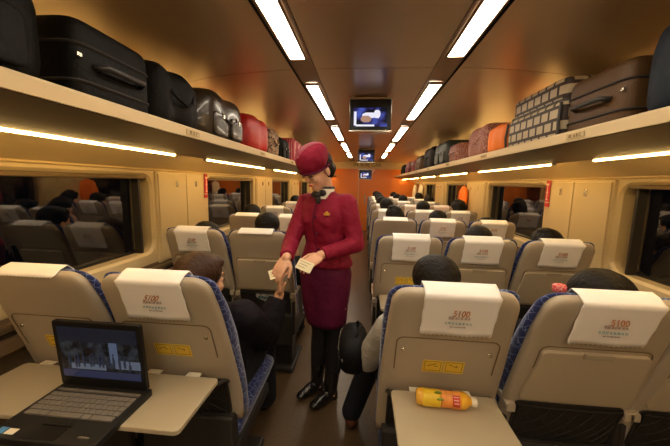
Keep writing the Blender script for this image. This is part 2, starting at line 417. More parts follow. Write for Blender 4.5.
# emergency hammer signs
def hammer_sign(s, py):
    Sg = tag(empty('emergency_hammer_sign', (XC+s*1.438, py, 1.44)), 'red emergency hammer sign strip on the %s locker door' % ('left' if s < 0 else 'right'), 'sign')
    mr = bpy.data.materials.get('sign_red') or mat('sign_red', (.50, .008, .02), .45)
    a, b = (-.003, .0) if s > 0 else (0, .003)
    pl = MB().box(a, b, -.034, .022, -.085, .085).box(a, b, -.04, .018, -.125, -.095).build('strip', mr, Sg)
    c, d = (-.0042, -.003) if s > 0 else (.003, .0042)
    mw = M['white_plastic']
    T = MB().box(c, d, -.0035, .0035, -.07, .04).box(c, d, -.015, .015, .045, .06).box(c, d, -.012, .012, -.012, -.006).box(c, d, -.014, .014, -.072, -.066)
    T.build('hammer_pictogram', mw, pl)
hammer_sign(-1, 2.33+.295); hammer_sign(1, 2.33+.295)

# ------------------------------------------------------------------ seats
D1, PITCH_ROW, SPACING = .937, .98, .45
COLS = [('lw', XC-.728-.45), ('la', XC-.728), ('ra', XC+.27), ('rm', XC+.72), ('rw', XC+1.17)]
SP = [(0, 1.130), (.060, .99), (.115, .83), (.160, .70), (.200, .58), (.215, .47)]
def sp_at(z):
    for (ya, za), (yb, zb) in zip(SP[:-1], SP[1:]):
        if za >= z >= zb:
            t = (za-z)/(za-zb); return ya+(yb-ya)*t
    return SP[0][0] + (SP[0][1]-z)*.375 if z > SP[0][1] else SP[-1][0]
def nrm(z):
    d = Vector((0, sp_at(z-.02)-sp_at(z+.02), -.04)).normalized()
    return Vector((0, -d.z, d.y)).normalized()      # forward normal (+y)
def width(z):
    pts = [(1.16, .193), (1.0, .206), (.84, .215), (.7, .220), (.4, .222)]
    for (za, wa), (zb, wb) in zip(pts[:-1], pts[1:]):
        if za >= z >= zb: return wa+(wb-wa)*(za-z)/(za-zb)
    return pts[0][1] if z > 1 else .222
def sring(c, nv, w, d, e, n=28):
    out = []
    for k in range(n):
        a = 2*math.pi*k/n; ca, sa = math.cos(a), math.sin(a)
        out.append(c + Vector((1, 0, 0))*w*math.copysign(abs(ca)**(2/e), ca) + nv*d*math.copysign(abs(sa)**(2/e), sa))
    return out
def back_loft(off, d, dw, ztop, zbot, r=.05, e=5, nring=16, taper=1):
    rings = []
    zs = [ztop - r*(1-math.cos(math.pi/2*i/6)) for i in range(7)]
    zs += [ztop-r - (ztop-r-zbot)*i/nring for i in range(1, nring+1)]
    for i, z in enumerate(zs):
        h = ztop-z
        kw = min(1, h/r); cw = math.sqrt(max(0, 1-(1-kw)**2))
        wd_ = width(z)+dw*min(1, max(0, (z-.72)/.25)); w_ = wd_ - r + r*cw if h < r else wd_
        dl = d*(taper+(1-taper)*min(1, h/.28)); dd = dl*(.35+.65*cw) if h < r else dl
        if h < 1e-6: w_ = wd_-r*1.0; dd = dl*.35
        hb = z-zbot
        if hb < .03: dd *= .6+.4*hb/.03
        nv = nrm(min(z, 1.14)); c = Vector((0, sp_at(z), z)) + nv*(off+dl)
        rings.append(sring(c, nv, w_, dd, e))
    return MB().loft(rings)
def plate_on_back(x0, x1, z0, z1, t0, t1, x0b=None, x1b=None, r=.02):
    """a panel that follows the rear face; t = how far it stands out to the rear"""
    x0b = x0 if x0b is None else x0b; x1b = x1 if x1b is None else x1b
    n = 6; rings = []
    zm = (z0+z1)/2; nv = nrm(zm); out = []
    ol = rrect(1, 1, .06, 4)
    def P(u, v, t):
        z = z0+(z1-z0)*(v+.5); a = x0b+(x0-x0b)*(v+.5); b = x1b+(x1-x1b)*(v+.5)
        return Vector((a+(b-a)*(u+.5), sp_at(z), z)) - nrm(z)*t
    return MB().loft([[P(u, v, t0) for u, v in ol], [P(u, v, t1) for u, v in ol]])
def tube_on_back(pts, t, r, n=6):
    return MB().tube([Vector((x, sp_at(z), z)) - nrm(z)*t for x, z in pts], r, n)

def make_seat(tray_down):
    S_ = empty('train_seat')
    back_loft(0, .026, 0, 1.130, .46).build('back_shell', M['shell'], S_, smooth=True)
    back_loft(.030, .045, .013, 1.130, .44, r=.05, e=3.6, taper=.26).build('backrest', M['blue'], S_, smooth=True)
    # rear details
    arc = [(-.172, .80), (-.172, .925)] + [(-.172+.025*(1-math.cos(a)), .925+.025*math.sin(a)) for a in [math.pi/2*i/4 for i in range(1, 5)]]
    arc = arc + [(-x, z) for x, z in reversed(arc)]
    tube_on_back(arc, .0, .0022).build('panel_seam', M['seam'], S_)
    if tray_down:
        for x in (-.147, .147):
            c = Vector((x, sp_at(.895), .895)); MB().ell(c - nrm(.9)*.001, (.008, .004, .008), nu=10, nv=6).build('screw_cap', M['steel'], S_, smooth=True)
        for i, x in enumerate((-.037, .037)):
            st = plate_on_back(x-.035, x+.035, .796, .852, .0, .0012).build('safety_sticker', M['yellow'], S_)
            fr = [(x-.028, .804), (x+.028, .804), (x+.028, .848), (x-.028, .848), (x-.028, .804)]
            g = MB()
            for a, b in zip(fr[:-1], fr[1:]): g2 = tube_on_back([a, b], .0015, .0008, 4); g.add(g2.v, g2.f)
            pic = [[(x-.018, .826), (x+.012, .838)], [(x+.004, .826), (x+.018, .826)]] if i == 0 else [[(x-.018, .838), (x+.004, .828)], [(x+.004, .828), (x+.014, .828)], [(x+.008, .824), (x+.008, .836)]]
            for a, b in pic: g2 = tube_on_back([a, b], .0015, .0012, 4); g.add(g2.v, g2.f)
            g.build('pictogram', M['brown_ink'], st)
        # lowered table
        ol = rrect(.36, .265, .018, 4, 0, -.265/2)
        T = Matrix.Translation((0, .118, .712)) @ Matrix.Rotation(math.radians(-1.5), 4, 'X')
        tr = MB().slab(ol, -.008, .008, T).build('tray_table', M['tray'], S_, bevel=.003)
        for x in (-.085, .075):
            MB().box(x-.028, x+.028, -.010, .018, .0085, .013, T).build('hinge', M['white_plastic'], tr, bevel=.002)
        for q in (-1, 1): MB().tube([(q*.172, .105, .700), (q*.185, .150, .69), (q*.19, .190, .66)], .008, 6).build('tray_arm', M['dark_frame'], S_)
    else:
        tu = plate_on_back(-.165, .165, .705, .935, -.004, .012, -.188, .188).build('tray_table', M['tray_up'], S_, bevel=.003)
        plate_on_back(-.045, .045, .922, .943, .010, .019).build('latch', M['shell'], tu, bevel=.002)
    plate_on_back(-.186, .186, .50, .685, -.004, .003).build('pocket_back', M['dark_frame'], S_)
    MB().box(-.20, .20, .175, .235, .26, .50).build('rear_apron', M['dark_frame'], S_, bevel=.01)
    # net pocket
    g = MB(); zt, zb, xw = .675, .505, .178
    def NP(u, v):  # bulging pocket front
        z = zb+(zt-zb)*v; b = .010+.030*math.sin(math.pi*min(1, max(0, v*.85+.08)))*(1-(abs(u)*1.0)**3)
        return Vector((xw*u, sp_at(z), z)) - nrm(z)*b
    N_ = 7
    for i in range(-4, N_+1):
        a = []; b = []
        for k in range(9):
            v = k/8; u = -1+2*(i+v*3.2)/N_
            if -1 <= u <= 1: a.append(NP(u, v))
            if -1 <= -u <= 1: b.append(NP(-u, v))
        if len(a) > 1: g.tube(a, .0018, 4)
        if len(b) > 1: g.tube(b, .0018, 4)
    rim = [NP(-1+2*k/10, 1) for k in range(11)]; g.tube(rim, .004, 6)
    rim = [NP(-1+2*k/10, 0) for k in range(11)]; g.tube(rim, .004, 6)
    for q in (-1, 1): g.tube([NP(q, k/5) for k in range(6)], .0035, 5)
    g.build('net_pocket', M['net'], S_)
    # base cushion
    rings = []
    for i in range(13):
        y = .24+.50*i/12; t = i/12
        zc = .395+.015*t; hz = .060*(1 if .05 < t < .9 else .75)
        rings.append([Vector((.205*math.copysign(abs(math.cos(a))**.4, math.cos(a)), y, zc+hz*math.copysign(abs(math.sin(a))**.6, math.sin(a)))) for a in [2*math.pi*k/20 for k in range(20)]])
    MB().loft(rings).build('seat_cushion', M['blue'], S_, smooth=True)
    MB().box(-.20, .20, .20, .66, .27, .333).build('seat_pan', M['dark_frame'], S_, bevel=.01)
    MB().box(-.17, .17, .30, .42, .04, .27).box(-.19, .19, .24, .60, 0, .04).build('pedestal', M['dark_frame'], S_, bevel=.01)
    for q in (-1, 1):
        a = MB()
        pts = [(.16, .655), (.22, .668), (.46, .662), (.50, .655)]
        a.loft([[Vector((q*.2035+dx, y, z+dz)) for dx, dz in ((-.017, -.018), (.017, -.018), (.017, .010), (.010, .016), (-.010, .016), (-.017, .010))] for y, z in pts])
        ar = a.build('armrest', M['shell'], S_, bevel=.003)
        MB().box(q*.2035-.010, q*.2035+.010, .20, .50, .34, .636).build('arm_panel', M['dark_frame'], ar, bevel=.004)
    # foot pedal / release catch on the aisle edge
    return S_

# headrest cover ------------------------------------------------
def make_cover(full=True):
    W_ = .115; mb = MB()
    path = []
    if full:
        for i in range(9):
            z = .984 + (1.116-.984)*i/8; p = Vector((0, sp_at(z), z)) - nrm(min(z, 1.14))*(.004+.006*(1-i/8)); path.append(p)
        path[0] = path[0] - Vector((0, .004, 0))
    nv = nrm(1.1)
    base = Vector((0, sp_at(1.130), 1.130))
    path += [base + Vector((0, -.005, .000)), base + Vector((0, .006, .006)), base + nv*.030 + Vector((0, 0, .008)), base + nv*.060 + Vector((0, 0, .004)), base + nv*.078 + Vector((0, 0, -.020))]
    for k in range(1, 5): path.append(base + nv*(.090+.010*k) + Vector((0, .02*k, -.030-.05*k)))
    n = 32
    grid = []
    for i, p in enumerate(path):
        row = []
        for j in range(n+1):
            u = -1+2*j/n
            x = W_*u*(1+.012*math.sin(i*1.7))
            q = p.copy(); q.x = x
            if i == 0: q.z += -.0035 if j % 2 else .0
            if full and i < 5: q.y += -.003*math.sin(u*5+.6)*(1-i/5) - .002
            row.append(q)
        grid.append(row)
    vs = [q for r in grid for q in r]; fs = []
    for i in range(len(grid)-1):
        for j in range(n): a = i*(n+1)+j; fs.append((a, a+1, a+n+2, a+n+1))
    mb.add(vs, fs)
    o = mb.build('headrest_cover', M['linen'], None, smooth=True)
    s_ = o.modifiers.new('sol', 'SOLIDIFY'); s_.thickness = .002; s_.offset = 0
    if full:
        z = 1.075
        tilt = math.atan2(.06, .16)
        def put(txt, size, m_, z, name, **kw):
            t = text_mesh(txt, size, m_, name, o, **kw)
            t.rotation_euler = (math.pi/2-tilt, 0, 0)   # leans with the reclined back
            p = Vector((0, sp_at(z), z)) - nrm(z)*.0155; t.location = p
            return t
        put('5100', .026, M['logo'], 1.076, 'brand_lettering', shear=.35, bold=.0003)
        put('西藏冰川矿泉水', .0098, M['logo2'], 1.058, 'small_lettering', bold=.0002)
        put('世 界 好 水 高 原 冰 川', .0085, M['logo3'], 1.036, 'slogan_lettering', bold=.0001)
        put('TIBET GLACIER WATER', .0048, M['logo2'], 1.022, 'fine_print', bold=.0001)
    return o
seat_up = make_seat(False); seat_dn = make_seat(True)
cov_full = make_cover(True); cov_flip = make_cover(False)
cov_far = None
used = set(); RAISED = []
def inst(proto):
    if proto.name not in used: used.add(proto.name); return proto
    return copy_tree(proto)
colname = {'lw': 'left window seat', 'la': 'left aisle seat', 'ra': 'right aisle seat', 'rm': 'right middle seat', 'rw': 'right window seat'}
FLIP = {('lw', 0), ('la', 1), ('lw', 2), ('ra', 2)}
DOWN = {('lw', 0), ('la', 0), ('ra', 0), ('ra', 1)}
for k in range(8):
    for c, X in COLS:
        if (c, k) == ('rw', 0): pass
        rot = 0
        sx, sy = {('la', 0): (-.012, -.018), ('lw', 0): (-.020, -.018), ('rm', 0): (.022, .0)}.get((c, k), (0, 0))
        o = inst(seat_dn if (c, k) in DOWN else seat_up)
        o.location = (X+sx, D1+k*PITCH_ROW+sy, 0)
        if (c, k) in (('la', 0), ('ra', 0)): RAISED.append((o, 1 if c == 'la' else -1))
        extra = {('lw', 0): ', table down under the laptop edge', ('la', 0): ', table down beside the laptop', ('ra', 0): ', table down holding the bottle', ('rm', 0): ', table folded up', ('ra', 1): ' with two yellow stickers'}.get((c, k), '')
        tag(o, 'beige %s with blue cushions, %s row%s' % (colname[c], ordw(k), extra), 'seat', 'train seats')
        cv = inst(cov_flip if (c, k) in FLIP else cov_full)
        cv.location = (X+sx+(.012 if c == 'ra' and k == 0 else 0) + (random.uniform(-.012, .012) if k else 0), D1+k*PITCH_ROW+sy, 0)
        tag(cv, ('white cloth with its rear flap turned forward over the %s, %s row' if (c, k) in FLIP else 'white printed headrest cloth draped over the %s, %s row') % (colname[c], ordw(k)), 'headrest cover', 'headrest covers')

# the aisle armrests of the two front aisle seats are folded up out of sight
for o, q in RAISED:
    for ch in KIDS(o):
        if ch.name.startswith('armrest') and ch.data.vertices[0].co.x*q > 0:
            for g_ in KIDS(ch): bpy.data.objects.remove(g_)
            bpy.data.objects.remove(ch)
# ------------------------------------------------------------------ people
def frame(c, face, up=(0, 0, 1)):
    """local -Y looks along face, local Z is up"""
    y = -Vector(face).normalized(); x = y.cross(Vector(up)).normalized(); z = x.cross(y).normalized()
    m_ = Matrix((x, y, z)).transposed().to_4x4(); m_.translation = Vector(c); return m_
def head_solid(mb, T):
    R = T.to_3x3()
    E_ = lambda c, r, **k: mb.ell(T @ Vector(c), r, R, **k)
    E_((0, .014, .028), (.074, .092, .086)); E_((0, -.018, -.030), (.061, .068, .082)); E_((0, -.048, -.088), (.034, .032, .026))
    for q in (-1, 1):
        E_((q*.034, -.056, -.030), (.026, .026, .026)); E_((q*.073, .012, -.018), (.010, .018, .030)); E_((q*.030, -.076, -.002), (.016, .012, .010))
    E_((0, -.074, .024), (.050, .018, .012))
    mb.tube([T @ Vector(p) for p in ((0, -.080, .012), (0, -.091, -.012), (0, -.097, -.028), (0, -.084, -.036))], [.007, .008, .0105, .007], 8)
    E_((0, -.076, -.060), (.024, .013, .012))
def face_parts(T, body, lips=True):
    R = T.to_3x3()
    for q in (-1, 1): mb = MB(); mb.tube([T @ Vector((q*x, y, z)) for x, y, z in ((.014, -.0905, .020), (.030, -.089, .027), (.046, -.077, .022))], .0032, 6); mb.build('eyebrow', M['brow'], body)
    for q in (-1, 1): mb = MB(); mb.tube([T @ Vector((q*x, y, z)) for x, y, z in ((.016, -.0865, -.001), (.030, -.0905, -.007), (.045, -.080, -.002))], .0034, 6); mb.build('eyelash', M['brow'], body)
    if lips: MB().ell(T @ Vector((0, -.0865, -.061)), (.019, .006, .0065), R).build('lips', M['lip'], body, smooth=True)
def hand_solid(mb, P, d, nv, curl=.5, side=1, spread=.12, k=1.0):
    """P wrist, d towards the fingers, nv = palm side normal; side: thumb on +/- lateral"""
    P = Vector(P); d = Vector(d).normalized(); nv = Vector(nv); nv = (nv - d*nv.dot(d)).normalized(); l = d.cross(nv).normalized()*side
    R = Matrix((l, d, nv)).transposed()
    mb.ell(P + d*.046*k, (.040*k, .052*k, .0155*k), R, e=.7)
    for i, (o_, L) in enumerate(((.029, .070), (.0105, .080), (-.009, .074), (-.027, .058))):
        p = P + d*.078*k + l*o_*k; dd = (d + l*(o_*spread*14)).normalized(); pts = [P + d*.045*k + l*o_*k*.9, p]; a = curl*.5
        for s_ in (.42, .32, .26):
            v = dd*math.cos(a) + nv*math.sin(a); p = p + v*L*s_*k; pts.append(p); a += curl
        mb.tube(pts, [.010*k, .0098*k, .0088*k, .0080*k, .0062*k], 8)
    q = P + d*.018*k + l*.026*k
    mb.tube([q, q + (l*.75+d*.6+nv*.3).normalized()*.036*k, q + (l*.75+d*.6+nv*.3).normalized()*.034*k + (d*.85+l*.25+nv*.5*curl).normalized()*.034*k,
             q + (l*.75+d*.6+nv*.3).normalized()*.034*k + (d*.85+l*.25+nv*.5*curl).normalized()*.058*k], [.014*k, .0115*k, .0100*k, .0070*k], 8)
def limb(mb, pts, rs, n=12):
    P = [Vector(p) for p in pts]; mb.tube(P, rs, n)
    for p, r in zip(P, rs): mb.ell(p, (r, r, r), nu=12, nv=8)
def tor(secs, fwd, n=24, e=2.3):
    """torso rings: (centre, half width, half depth)"""
    F = Vector((fwd[0], fwd[1], 0)).normalized(); Lr = Vector((-F.y, F.x, 0)); rings = []
    for c, a, b in secs:
        c = Vector(c); rings.append([c + Lr*a*math.copysign(abs(math.cos(t))**(2/e), math.cos(t)) + F*b*math.copysign(abs(math.sin(t))**(2/e), math.sin(t)) for t in [2*math.pi*k/n for k in range(n)]])
    return rings
def localise(o, root):
    """move mesh coordinates into the root's frame"""
    T = Matrix.Translation(-Vector(root.location)); o.data.transform(T)
def attendant():
    F = Vector((-.45, -.89, 0)).normalized(); Lf = Vector((-F.y, F.x, 0))
    root = tag(empty('person', (-.245, 1.91, 0)), 'person standing in crimson uniform and cap, handing over tickets in the aisle', 'person')
    c0 = Vector((-.232, 1.91, 0))
    def W(z, f=0, l=0): return c0 + F*f + Lf*l + Vector((0, 0, z))
    sR, eR, wR = Vector((-.375, 1.965, 1.328)), Vector((-.442, 1.83, 1.10)), Vector((-.415, 1.615, 1.055))
    sL, eL, wL = Vector((-.098, 1.83, 1.338)), Vector((-.038, 1.80, 1.11)), Vector((-.235, 1.665, 1.065))
    HT = frame((-.282, 1.803, 1.546), (-.60, -.70, -.50))
    neck = Vector((-.240, 1.875, 1.380)); hb = HT @ Vector((0, .03, -.06))
    hips = [W(.90, 0, .085), W(.90, 0, -.085)]
    fd = Vector((-.68, -.73, 0)).normalized(); feet = [Vector((-.185, 1.905, .08)), Vector((-.290, 1.985, .08))]
    knees = [Vector((-.155, 1.89, .48)), Vector((-.265, 1.945, .48))]
    b = MB(); head_solid(b, HT); limb(b, [neck - Vector((0, 0, .04)), neck, hb], [.055, .050, .048])
    b.loft(tor([(W(.86), .135, .09), (W(.98), .130, .09), (W(1.08), .118, .085), (W(1.2), .14, .10), (W(1.30), .155, .10), (W(1.36, .01), .13, .07), (W(1.39, .02), .05, .05)], F))
    limb(b, [sR, eR, wR], [.046, .036, .026]); limb(b, [sL, eL, wL], [.046, .036, .026])
    hand_solid(b, wR, (-.40, -.42, -.72), (.25, .75, -.5), .42, 1); hand_solid(b, wL, (-.62, -.62, -.38), (-.2, .35, -.9), .45, -1)
    for h, k, f in zip(hips, knees, feet): limb(b, [h, k, f], [.085, .055, .038]); limb(b, [f - Vector((0, 0, .03)), f + fd*.13 - Vector((0, 0, .05))], [.036, .025])
    body = b.build('body', M['skin'], root); bake(body, .0045, .5, 3)
    face_parts(HT, body)
    R3 = HT.to_3x3()
    # hair, cap
    h = MB(); h.ell(HT @ Vector((0, .028, .030)), (.081, .092, .085), R3); h.ell(HT @ Vector((0, .092, -.035)), (.050, .040, .045), R3); h.ell(HT @ Vector((0, .055, -.03)), (.070, .06, .06), R3)
    hair = h.build('hair', M['hair'], root); bake(hair, .006, .5, 4)
    K = HT @ Matrix.Translation((0, -.004, .062)) @ Matrix.Rotation(math.radians(2), 4, 'X') @ Matrix.Rotation(math.radians(8), 4, 'Y')
    KR = K.to_3x3(); hp = [(0, 0, -.052, .080, .096), (0, 0, -.030, .085, .101), (0, 0, -.005, .089, .106), (0, 0, .025, .090, .108), (0, 0, .052, .085, .102), (0, 0, .074, .070, .085), (0, 0, .087, .045, .056), (0, 0, .092, .016, .020)]
    rings = [[K @ Vector((a*math.cos(t), bb*math.sin(t), z)) for t in [2*math.pi*q/28 for q in range(28)]] for _, _, z, a, bb in hp]
    cap = MB().loft(rings).build('cap', M['crimson'], root, smooth=True, subsurf=1)
    MB().tube([K @ Vector((.088*math.cos(t), .100*math.sin(t), -.040)) for t in [2*math.pi*q/28 for q in range(29)]], .006, 6).build('cap_band', M['skirt'], cap, smooth=True)
    def on_cap(x, y):
        rr = math.sqrt((x/.090)**2+(y/.108)**2); z = .022+.070*math.sqrt(max(0, 1-min(1, rr)**2.2)); return K @ Vector((x, y, z+.0025))
    g = MB()
    for i in range(5):
        off = -.020+.011*i
        g.tube([on_cap(off*.9+.02*t, .096*t) for t in [-1+.125*q for q in range(17)]], .0017, 5)
    g.build('cap_stripes', mat('cap_stripe', (.50, .16, .21), .6), cap)
    # jacket
    j = MB()
    j.loft(tor([(W(.955, 0), .182, .134), (W(.975, 0), .177, .129), (W(1.02), .158, .115), (W(1.09), .138, .102), (W(1.17, .005), .150, .112), (W(1.25, .01), .165, .124), (W(1.32, .005), .170, .112), (W(1.365, .01), .150, .085), (W(1.395, .02), .095, .065), (W(1.425, .03), .062, .056)], F))
    for q in (-1, 1): j.ell(W(1.245, .085, q*.062), (.058, .05, .055))
    limb(j, [W(1.35, 0, .10), sL + Vector((0, 0, .012))], [.058, .060]); limb(j, [W(1.35, 0, -.10), sR + Vector((0, 0, .012))], [.058, .060])
    limb(j, [sR, (sR+eR)/2, eR], [.064, .057, .052]); limb(j, [sL, (sL+eL)/2, eL], [.064, .057, .052])
    j.tube([eR, (eR+wR)/2, eR + (wR-eR)*.93], [.052, .046, .042], 14); j.tube([eL, (eL+wL)/2, eL + (wL-eL)*.93], [.052, .046, .042], 14)
    jk = j.build('jacket', M['crimson'], root); bake(jk, .007, .5, 4)
    MB().tube([W(z, f, 0) for z, f in ((1.37, .098), (1.30, .140), (1.24, .152), (1.15, .125), (1.08, .110), (.99, .126), (.96, .140))], .0035, 6).build('placket', M['skirt'], jk)
    mb = MB()
    for z, f in ((1.27, .150), (1.17, .130), (1.07, .112)): mb.ell(W(z, f, .018), (.009, .009, .009), nu=8, nv=6)
    mb.build('button', M['skirt'], jk)
    # collar, scarf, pins
    CT = Matrix.Translation(neck + Vector((0, 0, .022))) @ frame((0, 0, 0), F, (-.12, -.25, 1))
    def ringt(r1, r2, z, n=24, a0=0, a1=2*math.pi): return [CT @ Vector((r1*math.cos(a0+(a1-a0)*q/n), r2*math.sin(a0+(a1-a0)*q/n)-.004, z)) for q in range(n+1)]
    MB().loft([ringt(.064, .064, -.028)[:-1], ringt(.062, .062, .0)[:-1], ringt(.058, .058, .034)[:-1], ringt(.053, .053, .036)[:-1], ringt(.052, .052, -.02)[:-1]], cap=False).build('collar', M['white_col'], root, smooth=True)
    s_ = MB(); s_.tube(ringt(.056, .056, .040), .008, 8)
    cfr = CT @ Vector((0, -.072, -.004)); Rc = CT.to_3x3()
    s_.ell(cfr, (.018, .016, .018), Rc); s_.ell(CT @ Vector((.028, -.068, .008)), (.026, .012, .020), Rc); s_.ell(CT @ Vector((-.028, -.068, -.004)), (.026, .012, .020), Rc); s_.ell(CT @ Vector((.0, -.074, -.035)), (.020, .010, .026), Rc)
    s_.build('scarf', M['scarf'], root, smooth=True)
    p = W(1.285, .128, .085); fr = frame(p, F*.9+Lf*.35)
    g = MB(); Rf = fr.to_3x3(); g.ell(p, (.020, .004, .006), Rf, nu=10, nv=6); g.ell(p + Vector((0, 0, .011)), (.008, .004, .010), Rf, nu=10, nv=6); g.ell(p + fr.to_3x3() @ Vector((.012, 0, .006)), (.006, .004, .007), Rf, nu=8, nv=6); g.ell(p + fr.to_3x3() @ Vector((-.012, 0, .006)), (.006, .004, .007), Rf, nu=8, nv=6)
    g.build('badge', M['gold'], jk, smooth=True)
    # skirt
    sk = MB().loft(tor([(W(.565, .0, .012), .130, .114), (W(.59, .0, .012), .134, .118), (W(.68), .150, .126), (W(.80), .166, .132), (W(.90), .172, .134), (W(1.02), .146, .108)], F, 32)).build('skirt', M['skirt'], root, smooth=True)
    # boots
    for k, f, h in zip(knees, feet, hips):
        top = k + (h-k)*.30
        bt = MB(); limb(bt, [top, k, k + (f-k)*.35, k + (f-k)*.75, f], [.068, .060, .060, .048, .044], 14)
        bt.build('stocking', M['trouser'], root); bake(bpy.data.objects[[o for o in bpy.data.objects if o.name.startswith('stocking')][-1].name], .008, .5, 3)
        b2 = MB(); fl = Vector((f.x, f.y, 0))
        limb(b2, [k + (f-k)*.60, f + Vector((0, 0, .02)), f], [.053, .046, .044], 14)
        b2.ell(fl + fd*.045 + Vector((0, 0, .045)), (.040, .085, .040), frame((0, 0, 0), fd).to_3x3()); b2.ell(fl + fd*.115 + Vector((0, 0, .032)), (.036, .060, .028), frame((0, 0, 0), fd).to_3x3())
        b2.ell(fl - fd*.015 + Vector((0, 0, .04)), (.035, .045, .038), frame((0, 0, 0), fd).to_3x3())
        boot = b2.build('boot', M['boot'], root); bake(boot, .006, .5, 3)
        MB().ell(fl - fd*.03 + Vector((0, 0, .0175)), (.028, .028, .017), None, e2=.3).build('heel', M['boot'], boot)
    for o in root.children_recursive if hasattr(root, 'children_recursive') else []: localise(o, root)
    return root, wR, wL
att, wR, wL = attendant()

def seated(pose, mats, label, loc, group=None, vox=.006, bulk=1.0):
    """a seated figure in the seat's own frame (faces +y)"""
    root = tag(empty('person', loc), label, 'person', group)
    g = dict(head=(0, .215, 1.075), face=(0, 1, -.12), shR=(.165, .31, .875), elR=(.175, .37, .70), wrR=(.09, .56, .60), shL=(-.165, .31, .875), elL=(-.175, .37, .70), wrL=(-.09, .56, .60),
             hipR=(.085, .37, .53), knR=(.10, .80, .54), ftR=(.10, .83, .08), hipL=(-.085, .37, .53), knL=(-.10, .80, .54), ftL=(-.10, .83, .08), chest=(0, .33, .80), dR=(-.5, .8, -.2), dL=(.5, .8, -.2), hair='short')
    g.update(pose)
    V = {k: Vector(v) for k, v in g.items() if k != 'hair'}
    HT = frame(V['head'], V['face']); HR = HT.to_3x3()
    ch = V['chest']; hipc = (V['hipR']+V['hipL'])/2; nk = (V['shR']+V['shL'])/2 + Vector((0, -.01, .075)); hb = HT @ Vector((0, .03, -.06))
    b = MB(); head_solid(b, HT); limb(b, [nk - Vector((0, 0, .05)), nk, hb], [.056, .052, .050])
    F = Vector((0, 1, 0))
    tors = lambda k: tor([(hipc - Vector((0, 0, .03)), .15*k, .11*k), (hipc*.5+ch*.5 - Vector((0, 0, .03)), .135*k, .10*k), (ch, .150*k, .105*k), (ch + (nk-ch)*.5, .150*k, .09*k), (ch + (nk-ch)*.85, .09*k, .065*k)], F)
    b.loft(tors(1))
    for s_ in 'RL':
        limb(b, [V['sh'+s_], V['el'+s_], V['wr'+s_]], [.046, .038, .027])
        limb(b, [V['hip'+s_], V['kn'+s_], V['ft'+s_]], [.080, .056, .040]); limb(b, [V['ft'+s_] - Vector((0, 0, .03)), V['ft'+s_] + Vector((0, .13, -.05))], [.036, .026])
        hand_solid(b, V['wr'+s_], V['d'+s_], Vector(g.get('n'+s_, (0, 0, -1))), .4, -1 if s_ == 'R' else 1)
    body = b.build('body', M['skin2'], root); bake(body, vox, .5, 3)
    face_parts(HT, body, False)
    h = MB()
    E_ = lambda c, r: h.ell(HT @ Vector(c), r, HR)
    E_((0, .020, .040), (.090, .100, .086)); E_((0, .050, -.010), (.084, .070, .082)); E_((0, -.045, .075), (.066, .045, .035))
    if g['hair'] == 'long': E_((0, .070, -.07), (.085, .05, .11)); E_((.0, .03, .03), (.105, .11, .092))
    if g['hair'] == 'bun': E_((0, .105, .06), (.045, .04, .045))
    if g['hair'] == 'tuft': E_((.02, .03, .105), (.05, .06, .025)); E_((-.05, .06, .02), (.05, .05, .05))
    hr = h.build('hair', mats[0], root); bake(hr, .008, .5, 2)
    j = MB(); j.loft(tors(1.12))
    for s_ in 'RL':
        j.add(*(lambda q: (q.v, q.f))((lambda q: (limb(q, [ch + (nk-ch)*.55, V['sh'+s_]], [.07, .066]), q)[1])(MB())))
        limb(j, [V['sh'+s_], (V['sh'+s_]+V['el'+s_])/2, V['el'+s_]], [.064*bulk, .058*bulk, .056*bulk]); j.tube([V['el'+s_], (V['el'+s_]+V['wr'+s_])/2, V['el'+s_] + (V['wr'+s_]-V['el'+s_])*.90], [.056*bulk, .050*bulk, .045*(.5+.5*bulk)], 12)
    limb(j, [nk - Vector((0, 0, .03)), nk], [.065, .058])
    jk = j.build('jacket', mats[1], root); bake(jk, .010, .5, 3)
    t = MB(); t.loft(tor([(hipc - Vector((0, 0, .07)), .155, .115), (hipc + Vector((0, 0, .05)), .160, .115)], F))
    for s_ in 'RL': limb(t, [V['hip'+s_], (V['hip'+s_]+V['kn'+s_])/2, V['kn'+s_], (V['kn'+s_]+V['ft'+s_])/2, V['ft'+s_] + Vector((0, 0, .02))], [.092, .080*(.5+.5*bulk), .068*(.5+.5*bulk), .062*(.5+.5*bulk), .055*bulk])
    tr = t.build('trousers', mats[2], root); bake(tr, .010, .5, 3)
    for s_ in 'RL':
        f = V['ft'+s_]; sh = MB(); sh.ell((f.x, f.y+.03, f.z-.04), (.044, .085, .038)); sh.ell((f.x, f.y+.11, f.z-.05), (.042, .065, .028)); sh.ell((f.x, f.y-.01, f.z-.02), (.043, .05, .045))
        so = sh.build('shoe', mats[3], root); bake(so, .008, .4, 2)
    return root
def seat_loc(c, k): return (dict(COLS)[c], D1+k*PITCH_ROW, 0)
# passenger taking the ticket
X0, Yr0, _ = seat_loc('la', 0)
L = lambda x, y, z: (x-X0, y-Yr0, z)
p1 = seated(dict(head=L(-.665, 1.175, 1.055), face=(.35, .9, -.1), shR=L(-.545, 1.29, .845), elR=L(-.505, 1.50, .655), wrR=L(-.452, 1.60, .850), dR=(.10, .02, .95), nR=(.75, .2, 0),
                 chest=(.03, .35, .78), shL=(-.15, .30, .86), elL=(-.165, .40, .69)), (M['hair_brown'], M['navy_coat'], M['jeans'], M['boot']),
            'brown-haired person in dark coat raising one hand for a ticket', seat_loc('la', 0), vox=.0045, bulk=1.4)
